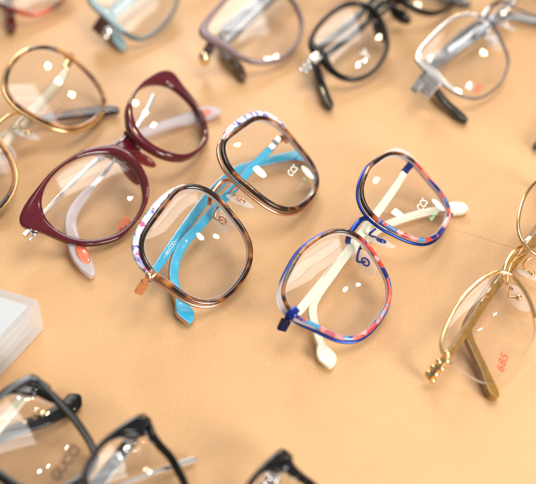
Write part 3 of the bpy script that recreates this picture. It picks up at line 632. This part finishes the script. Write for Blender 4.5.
# ---- 7 black with crystals
p = Pair('spectacles', 'black acetate spectacles with silver crystal-set hinges at the top of the tabletop', 'spectacles', G, 52, 28, 8, (68.4, 169.7, 14.8), 34.5,
         [25.5,25.59,25.93,26.5,27.04,27.13,26.58,25.59,24.5,23.53,22.71,22.07,21.59,21.28,21.12,21.11,21.24,21.52,21.94,22.49,23.17,23.94,24.74,25.47,26.04,26.39,26.52,26.4,26.02,25.44,24.78,24.13,23.52,22.96,22.48,22.08,21.75,21.49,21.27,21.05,20.82,20.59,20.41,20.36,20.43,20.66,21.02,21.49,22.06,22.71,23.41,24.12,24.75,25.25,25.63,25.88,25.97,25.89,25.73,25.57])
p.rim('black', bump(2.5, 4.4, .25, .32), -2.6, 1.6); p.lenses()
nx = p.nasal()
p.tube_f('bridge', 'black', [(-nx-3, 3.5, -.8), (-nx, 5.5, .2), (0, 6.6, .8), (nx, 5.5, .2), (nx+3, 3.5, -.8)], 2.4, widths=lambda t: 4.6, thick=lambda t: 4)
for s in (-1, 1):
    V, F = ball(p.F((s*(nx+.2), -5, -4.6)), 1, 24, 12, (3.0, 7.2, 4.4), p.Rx @ Matrix.Rotation(s*.25, 3, 'Z')); link_mesh('nose_pad', V, F, M['black'], p.root)
    c = p.L(s, 26.5, 6.0, 0); ax = [p.Rx @ Vector(v).normalized() for v in ((1, 0, 0), (0, 1, 0), (0, 0, 1))]
    G_ = Geo().add(*chunk(p.F(c+Vector((s*.2, 0, 1.2))), ax, (3.0, 2.5, .9), .4))
    for k in range(5): G_.add(*ball(p.F(c+Vector((s*(4.2+.9*k), (-1.3 if k % 2 else 1.1), -.8-1.2*k))), 1.35, 12, 8))
    link_mesh('crystal_setting', G_.v, G_.f, M['silver'], p.root)
    G_ = Geo().add(*sweep([p.F(c+Vector((s*1, 0, -1))), p.F(c+Vector((s*3.6, 0, -3))), p.F(c+Vector((s*5, 0, -8)))], None, p.Rx @ Vector((1, 0, 0)), [4.6, 4.4, 4], [2.4, 2.4, 2.4], power=4)); link_mesh('end_piece', G_.v, G_.f, M['black'], p.root)
p.temple('charcoal', [(404, -42, 16, 4), (384, -14, 13, 4.2), (364, 10, 10.6, 4.2), (342, 30, 8, 4.4), (324, 44, 6.6, 4.6), (316, 54, 5.6, 4.8), (316, 66, 4.8, 4.8), (320, 81, 3.8, 4.8), (325, 95, 3, 5.2), (328, 102.5, 2.7, 5.4), (330, 107, 2.5, 3.8), (330.5, 108.5, 2.4, 1)], 'temple', 3.2)
p.auto_temple(-1, 'charcoal', 60, 5, bend=.55)
p.print_on(-1, 'Y', 366, 55, 8, 'white_print', .1)

# ---- 8 mauve grey
p = Pair('spectacles', 'translucent mauve-grey spectacles with dark brown temple tip and pale metal hinge', 'spectacles', G, 60, 28, 8, (14.7, 191.4, 15.7), 41.0,
         [26.67,27.35,28.47,30.29,32.96,35.42,35.72,33.82,31.3,29.12,27.38,26.05,25.1,24.53,24.3,24.35,24.57,24.9,25.34,25.92,26.63,27.45,28.34,29.28,30.26,31.16,31.86,32.27,32.39,32.24,31.92,31.52,31.07,30.55,30.02,29.52,29.03,28.48,27.84,27.17,26.53,25.94,25.43,24.99,24.67,24.46,24.37,24.38,24.46,24.57,24.7,24.83,24.95,25.07,25.19,25.33,25.53,25.77,26.01,26.27])
p.rim('mauve', bump(2.3, 4.2, .45, .42), -2.2, 1.6); p.lenses()
nx = p.nasal()
p.tube_f('bridge', 'mauve', [(-nx-3, 4, -.8), (-nx, 6, .2), (0, 7, .8), (nx, 6, .2), (nx+3, 4, -.8)], 2.4, widths=lambda t: 5, thick=lambda t: 4)
for s in (-1, 1):
    c = p.L(s, 29.8, 11.0, -1.6); G_ = Geo().add(*sweep([p.F(c+Vector((-s*2, 0, -.5))), p.F(c+Vector((s*2, -.5, -2))), p.F(c+Vector((s*3.2, -.5, -8)))], None, p.Rx @ Vector((1, 0, 0)), [6, 5.6, 5], [2.6, 2.6, 2.6], power=4)); link_mesh('end_piece', G_.v, G_.f, M['brown'], p.root)
    G_ = Geo().add(*ball(p.F(c+Vector((s*4.6, -1, -6))), 3.3, 16, 10)).add(*ball(p.F(c+Vector((s*4.2, -2.5, -9))), 2.6, 16, 10)); link_mesh('hinge', G_.v, G_.f, M['pale_gold'], p.root)
p.temple('grey_acetate', [(300, -50, 15, 5), (278, -22, 12, 6), (256, 4, 9, 7), (236, 22, 7, 7.2), (224, 34, 5.6, 6.6), (222, 48, 4.8, 5.4), (231, 60, 4, 5.0)], 'temple', 3.2)
p.temple('brown', [(229, 58, 4.1, 4.8), (237, 65, 3.2, 5.2), (240, 71, 2.8, 5.6), (242.5, 77.5, 2.5, 4.8), (243.5, 80.5, 2.3, 1.2)], 'temple_tip', 3.4)
p.auto_temple(-1, 'grey_acetate', 64, 7, bend=.55)

# ---- 9 pale blue
p = Pair('spectacles', 'pale blue and smoke grey spectacles with a pale blue temple tip at the top edge', 'spectacles', G, 60, 28, 8, (-54.1, 218.9, 16.2), 37.9,
         [28.86,28.96,29.33,30.02,31.05,32.15,32.46,31.41,29.53,27.56,25.87,24.55,23.58,22.92,22.51,22.3,22.27,22.4,22.71,23.2,23.87,24.69,25.57,26.46,27.3,28.05,28.63,28.98,29.07,28.86,28.33,27.57,26.73,25.91,25.15,24.43,23.75,23.15,22.66,22.28,21.99,21.78,21.64,21.6,21.68,21.9,22.27,22.83,23.58,24.53,25.68,26.99,28.41,29.8,30.79,31.02,30.57,29.91,29.35,28.99])
p.inner = lambda a: p.ro(a)-bump(2.2, 3.6, .25, .35)(a)
for s in (-1, 1):
    p.ring(s, 'rim', 'smoke', p.ro, p.inner, -2.2, 1.4)
    p.ring(s, 'brow_trim', 'pale_blue', lambda a: p.ro(a)+.4, lambda a: p.ro(a)-2.6-2.6*math.exp(-((a-.2)/.3)**2), -2.4, 2.0, a0=-.30, a1=2.4, n=90)
p.lenses()
nx = p.nasal()
p.tube_f('bridge', 'pale_blue', [(-nx-3, 4, -.8), (-nx, 6, .2), (0, 7, .8), (nx, 6, .2), (nx+3, 4, -.8)], 2.4, widths=lambda t: 5, thick=lambda t: 4)
for s in (-1, 1):
    c = p.L(s, 29.0, 4.0, -1.6); ax = [p.Rx @ Vector(v).normalized() for v in ((s*.45, 0, -.89), (0, 1, 0), (s*.89, 0, .45))]
    G_ = Geo().add(*chunk(p.F(c+Vector((s*1.4, 0, -3.0))), ax, (5.5, 3.6, 1.5), .6)); link_mesh('end_piece', G_.v, G_.f, M['brown'], p.root)
    G_ = Geo().add(*ball(p.F(c+Vector((s*1.4, -4.8, -3.4))), 3.2, 16, 10)).add(*ball(p.F(c+Vector((s*3.4, -5.6, -6))), 2.6, 16, 10)); link_mesh('hinge', G_.v, G_.f, M['silver'], p.root)
p.temple('pale_blue', [(172, -64, 15, 4.6), (150, -34, 11, 5), (128, -8, 7.5, 5.2), (114, 8, 5.8, 5.4), (110, 20, 5, 5.4), (114, 33, 4, 6.2), (119, 42, 3, 7.2), (122, 47, 2.6, 5.2), (123, 49.5, 2.4, 1.5)], 'temple', 3)
p.auto_temple(-1, 'pale_blue', 60, 4, bend=.55)

# ---- 10 red tortoise in the corner
p = Pair('spectacles', 'orange-red tortoise spectacles cut off by the top left corner, with dark red temple tip', 'spectacles', G, 60, 28, 8, (-122.0, 240.4, 16.7), 39.7,
         [29.94,30.43,30.55,30.49,30.31,29.96,29.38,28.64,27.85,27.15,26.58,26.17,25.92,25.82,25.84,25.98,26.19,26.45,26.75,27.11,27.55,28.07,28.66,29.28,29.89,30.49,31.02,31.39,31.4,30.99,30.33,29.67,29.15,28.75,28.44,28.16,27.82,27.4,26.95,26.56,26.24,25.97,25.78,25.72,25.78,25.86,25.93,26.02,26.2,26.52,26.94,27.37,27.65,27.67,27.43,27.18,27.17,27.47,28.13,29.07])
p.rim('tort_red', bump(2.2, 3, .3, .3), -2.2, 1.6); p.lenses()
nx = p.nasal()
p.tube_f('bridge', 'tort_red', [(-nx-3, 4, -.8), (-nx, 6, .2), (0, 7, .8), (nx, 6, .2), (nx+3, 4, -.8)], 2.4, widths=lambda t: 5, thick=lambda t: 4)
p.temple('darkred', [(70, -100, 14, 4.6), (48, -70, 11, 5), (24, -38, 8, 5.2), (10, -18, 6, 5.2), (8, -4, 5, 5), (9.5, 12, 4, 5), (11, 22, 3, 5.6), (11.8, 28, 2.6, 5.4), (12, 32, 2.4, 2)], 'temple', 3.2)
p.auto_temple(-1, 'darkred', 62, 5, bend=.55)

# ---- 11-13 black pairs along the bottom edge
def black_pair(label, key, O, d, r, m='black', wbase=2.4, hx=None):
    p = Pair('spectacles', label, 'spectacles', G, 60, 28, 8, O, d, r)
    p.rim(m, bump(wbase, 7.5, .72, .36), -2.2, 1.8); p.lenses()
    nx = p.nasal()
    p.tube_f('bridge', m, [(-nx-3, 4, -.8), (-nx, 6, .2), (0, 7, .8), (nx, 6, .2), (nx+3, 4, -.8)], 2.4, widths=lambda t: 5, thick=lambda t: 4)
    for s in (-1, 1):
        V, F = ball(p.F((s*(nx+.2), -5, -4.6)), 1, 24, 12, (2.6, 6.5, 3.8), p.Rx @ Matrix.Rotation(s*.25, 3, 'Z')); link_mesh('nose_pad', V, F, M[m], p.root)
        a = .55; c = p.L(s, (p.ro(a)-1.5)*math.cos(a), (p.ro(a)-1.5)*math.sin(a), -1)
        G_ = Geo().add(*sweep([p.F(c), p.F(c+Vector((s*2.2, -.6, -2))), p.F(c+Vector((s*2.6, -.8, -7)))], None, p.Rx @ Vector((1, 0, 0)), [5.5, 5.2, 4.4], [2.8, 2.8, 2.8], power=4)); link_mesh('end_piece', G_.v, G_.f, M[m], p.root)
    return p
p = black_pair('black round spectacles at bottom left with gold emblems on a black temple', 'bk1', (-105.3, -153.1, 16.3), 32.0,
    [20.8,21.22,21.82,22.68,23.92,25.61,27.97,28.92,27.94,26.94,26.07,25.39,24.84,24.42,24.21,24.14,24.1,24.06,24.05,24.09,24.12,24.15,24.19,24.24,24.27,24.25,24.18,24.0,23.57,23.03,22.7,22.64,22.73,22.82,22.86,22.94,23.04,23.1,23.05,22.93,22.84,22.85,22.97,23.17,23.42,23.75,24.19,24.78,25.36,25.57,25.0,24.09,23.21,22.32,21.6,21.07,20.71,20.5,20.44,20.53])
p.wire('grey_rim', -2.3, 1.3, .8, name='inner_wire')
p.temple('silver', [(28, 390, 16, 3.0), (23, 398, 15.5, 3.2)], 'hinge', 1.6)
p.temple('ivory', [(25, 395, 15, 3.8), (15, 407, 13, 4.2), (0, 425, 10.5, 4.2), (-20, 450, 7, 4.4), (-34, 470, 5, 4.6), (-34, 490, 4, 4.6), (-28, 512, 2.6, 6), (-26, 518, 2.2, 3)])
t = p.temple('black', [(-60, 470, 13, 4.4), (-30, 452, 10, 5.0), (0, 437, 7.5, 5.4), (22, 428, 6, 5.6), (44, 420, 5, 5.8), (60, 412, 4, 6.4), (69, 406.5, 3.2, 7.6), (74.5, 401, 2.8, 7.6), (77.5, 398, 2.6, 4.5), (79, 396.5, 2.5, 1.5)], 'temple', 3)
for q in ((23.6, 421.5), (34.5, 416.8), (42.5, 413.5)):
    c = p.W(at(*q, 7.5)); u = p.Rx @ Vector((.98, -.2, 0)); v = p.N.cross(u)
    V, F = chunk(c+p.N*.2, [u, v, p.N], (1.1, 1.1, .5), .3); link_mesh('emblem', V, F, M['gold'], t)
p.print_on(1, 'GUCCI', 66, 463, 5.6, 'brown_print', .06, bold=.045)

p = black_pair('black cat-eye spectacles at the bottom left of centre, silver studs on a charcoal temple', 'bk2', (-64.0, -168.1, 13.9), 32.1,
    [17.56,18.01,18.9,20.48,23.81,26.34,26.44,25.27,24.0,22.96,22.11,21.46,21.04,20.83,20.78,20.85,20.98,21.19,21.57,22.2,22.91,23.52,24.0,24.27,24.49,24.53,24.29,23.87,23.3,22.6,21.88,21.25,20.75,20.38,20.12,19.95,19.83,19.78,19.81,19.93,20.12,20.33,20.53,20.69,20.83,20.88,20.8,20.64,20.44,20.12,19.67,19.16,18.53,17.9,17.48,17.33,17.33,17.38,17.4,17.41])
t = p.temple('charcoal', [(133, 436, 14, 4.8), (129, 443, 13.5, 5.2), (119, 457, 11.5, 5.6), (106, 474, 9, 5.6), (92, 492, 6, 5.6), (80, 510, 4.5, 5.2), (80, 528, 3, 5.4), (84, 540, 2.4, 3)], 'temple', 2.8)
for q, r_ in (((127, 446), 1.5), ((125, 450), 1.1), ((119, 457), 1.5)):
    V, F = ball(p.W(at(*q, 13))+p.N*.9, r_, 16, 10, (1, 1, .6), p.Rx); link_mesh('stud', V, F, M['silver'], t)
P0, P1 = p.W(at(110, 461, 12)), p.W(at(121, 468.5, 12)); V, F = sweep([P0+p.N*.8, P1+p.N*.8], [.6, .6], p.N); link_mesh('silver_band', V, F, M['silver'], t)
p.temple('dull_steel', [(70, 512, 11, 1.6), (100, 495, 8, 1.6), (127, 483, 6, 1.6), (150, 474, 4.6, 1.7), (170, 467, 3.6, 1.9), (186, 462, 2.8, 2.2), (194, 459.5, 2.5, 2.0), (196, 459, 2.4, .8)], 'temple', 1.6)

p = black_pair('small black spectacles cut off by the bottom edge at the centre, crystals on the temple', 'bk3', (-6.5, -176.8, 12.8), 28.6,
    [15.55,15.53,15.88,16.57,17.98,21.66,23.13,22.45,21.14,20.02,19.21,18.62,18.22,17.98,17.89,17.95,18.15,18.48,18.95,19.57,20.17,20.56,20.81,20.98,21.02,20.92,20.67,20.27,19.76,19.23,18.73,18.26,17.8,17.37,17.0,16.68,16.43,16.26,16.16,16.15,16.21,16.33,16.52,16.8,17.17,17.61,18.08,18.47,18.73,18.87,18.88,18.66,18.24,17.76,17.32,16.9,16.55,16.28,16.06,15.79])
t = p.temple('brown', [(281, 462, 14, 4.6), (277, 470, 13, 5), (268, 483, 11, 5.2), (254, 502, 8, 5.2), (236, 526, 5, 5.2), (228, 545, 3.6, 5.2), (232, 566, 2.4, 5)], 'temple', 2.8)
for q in ((268, 479), (274, 481.5), (263, 485)):
    V, F = ball(p.W(at(*q, 12.5))+p.N*.9, 1.6, 14, 9); link_mesh('crystal', V, F, M['crystal_gem'], t)
p.auto_temple(-1, 'brown', 46, 5, bend=.55)

# ---- 14 a pair almost wholly beyond the right edge: one dark temple tip reaches into view
p = Pair('spectacles', 'dark-tipped spectacles beyond the right edge, only the tip of one temple showing', 'spectacles', G, 60, 28, 8, tuple(at(628, 92, 16)), 36.4,
         [24.2, 0.99, 0.38, 3.29, -0.33, -0.35, 0.72, -0.42, -0.1, -0.61, 0.12, -0.25, -0.48])
p.rim('brown', 2.2, -2.0, 1.6); p.lenses(); nx = p.nasal()
p.tube_f('bridge', 'brown', [(-nx-3, 3.5, -.8), (-nx, 5.5, .2), (0, 6.6, .8), (nx, 5.5, .2), (nx+3, 3.5, -.8)], 2.4, widths=lambda t: 4.6, thick=lambda t: 4)
p.temple('brown', [(640, 20, 15, 4), (610, 58, 11, 4.2), (578, 96, 7.5, 4.6), (562, 118, 5.5, 4.8), (550, 132, 4.2, 5), (541, 141, 3.2, 5), (536.5, 146, 2.7, 4), (534.5, 148.5, 2.4, 1)], 'temple', 3)
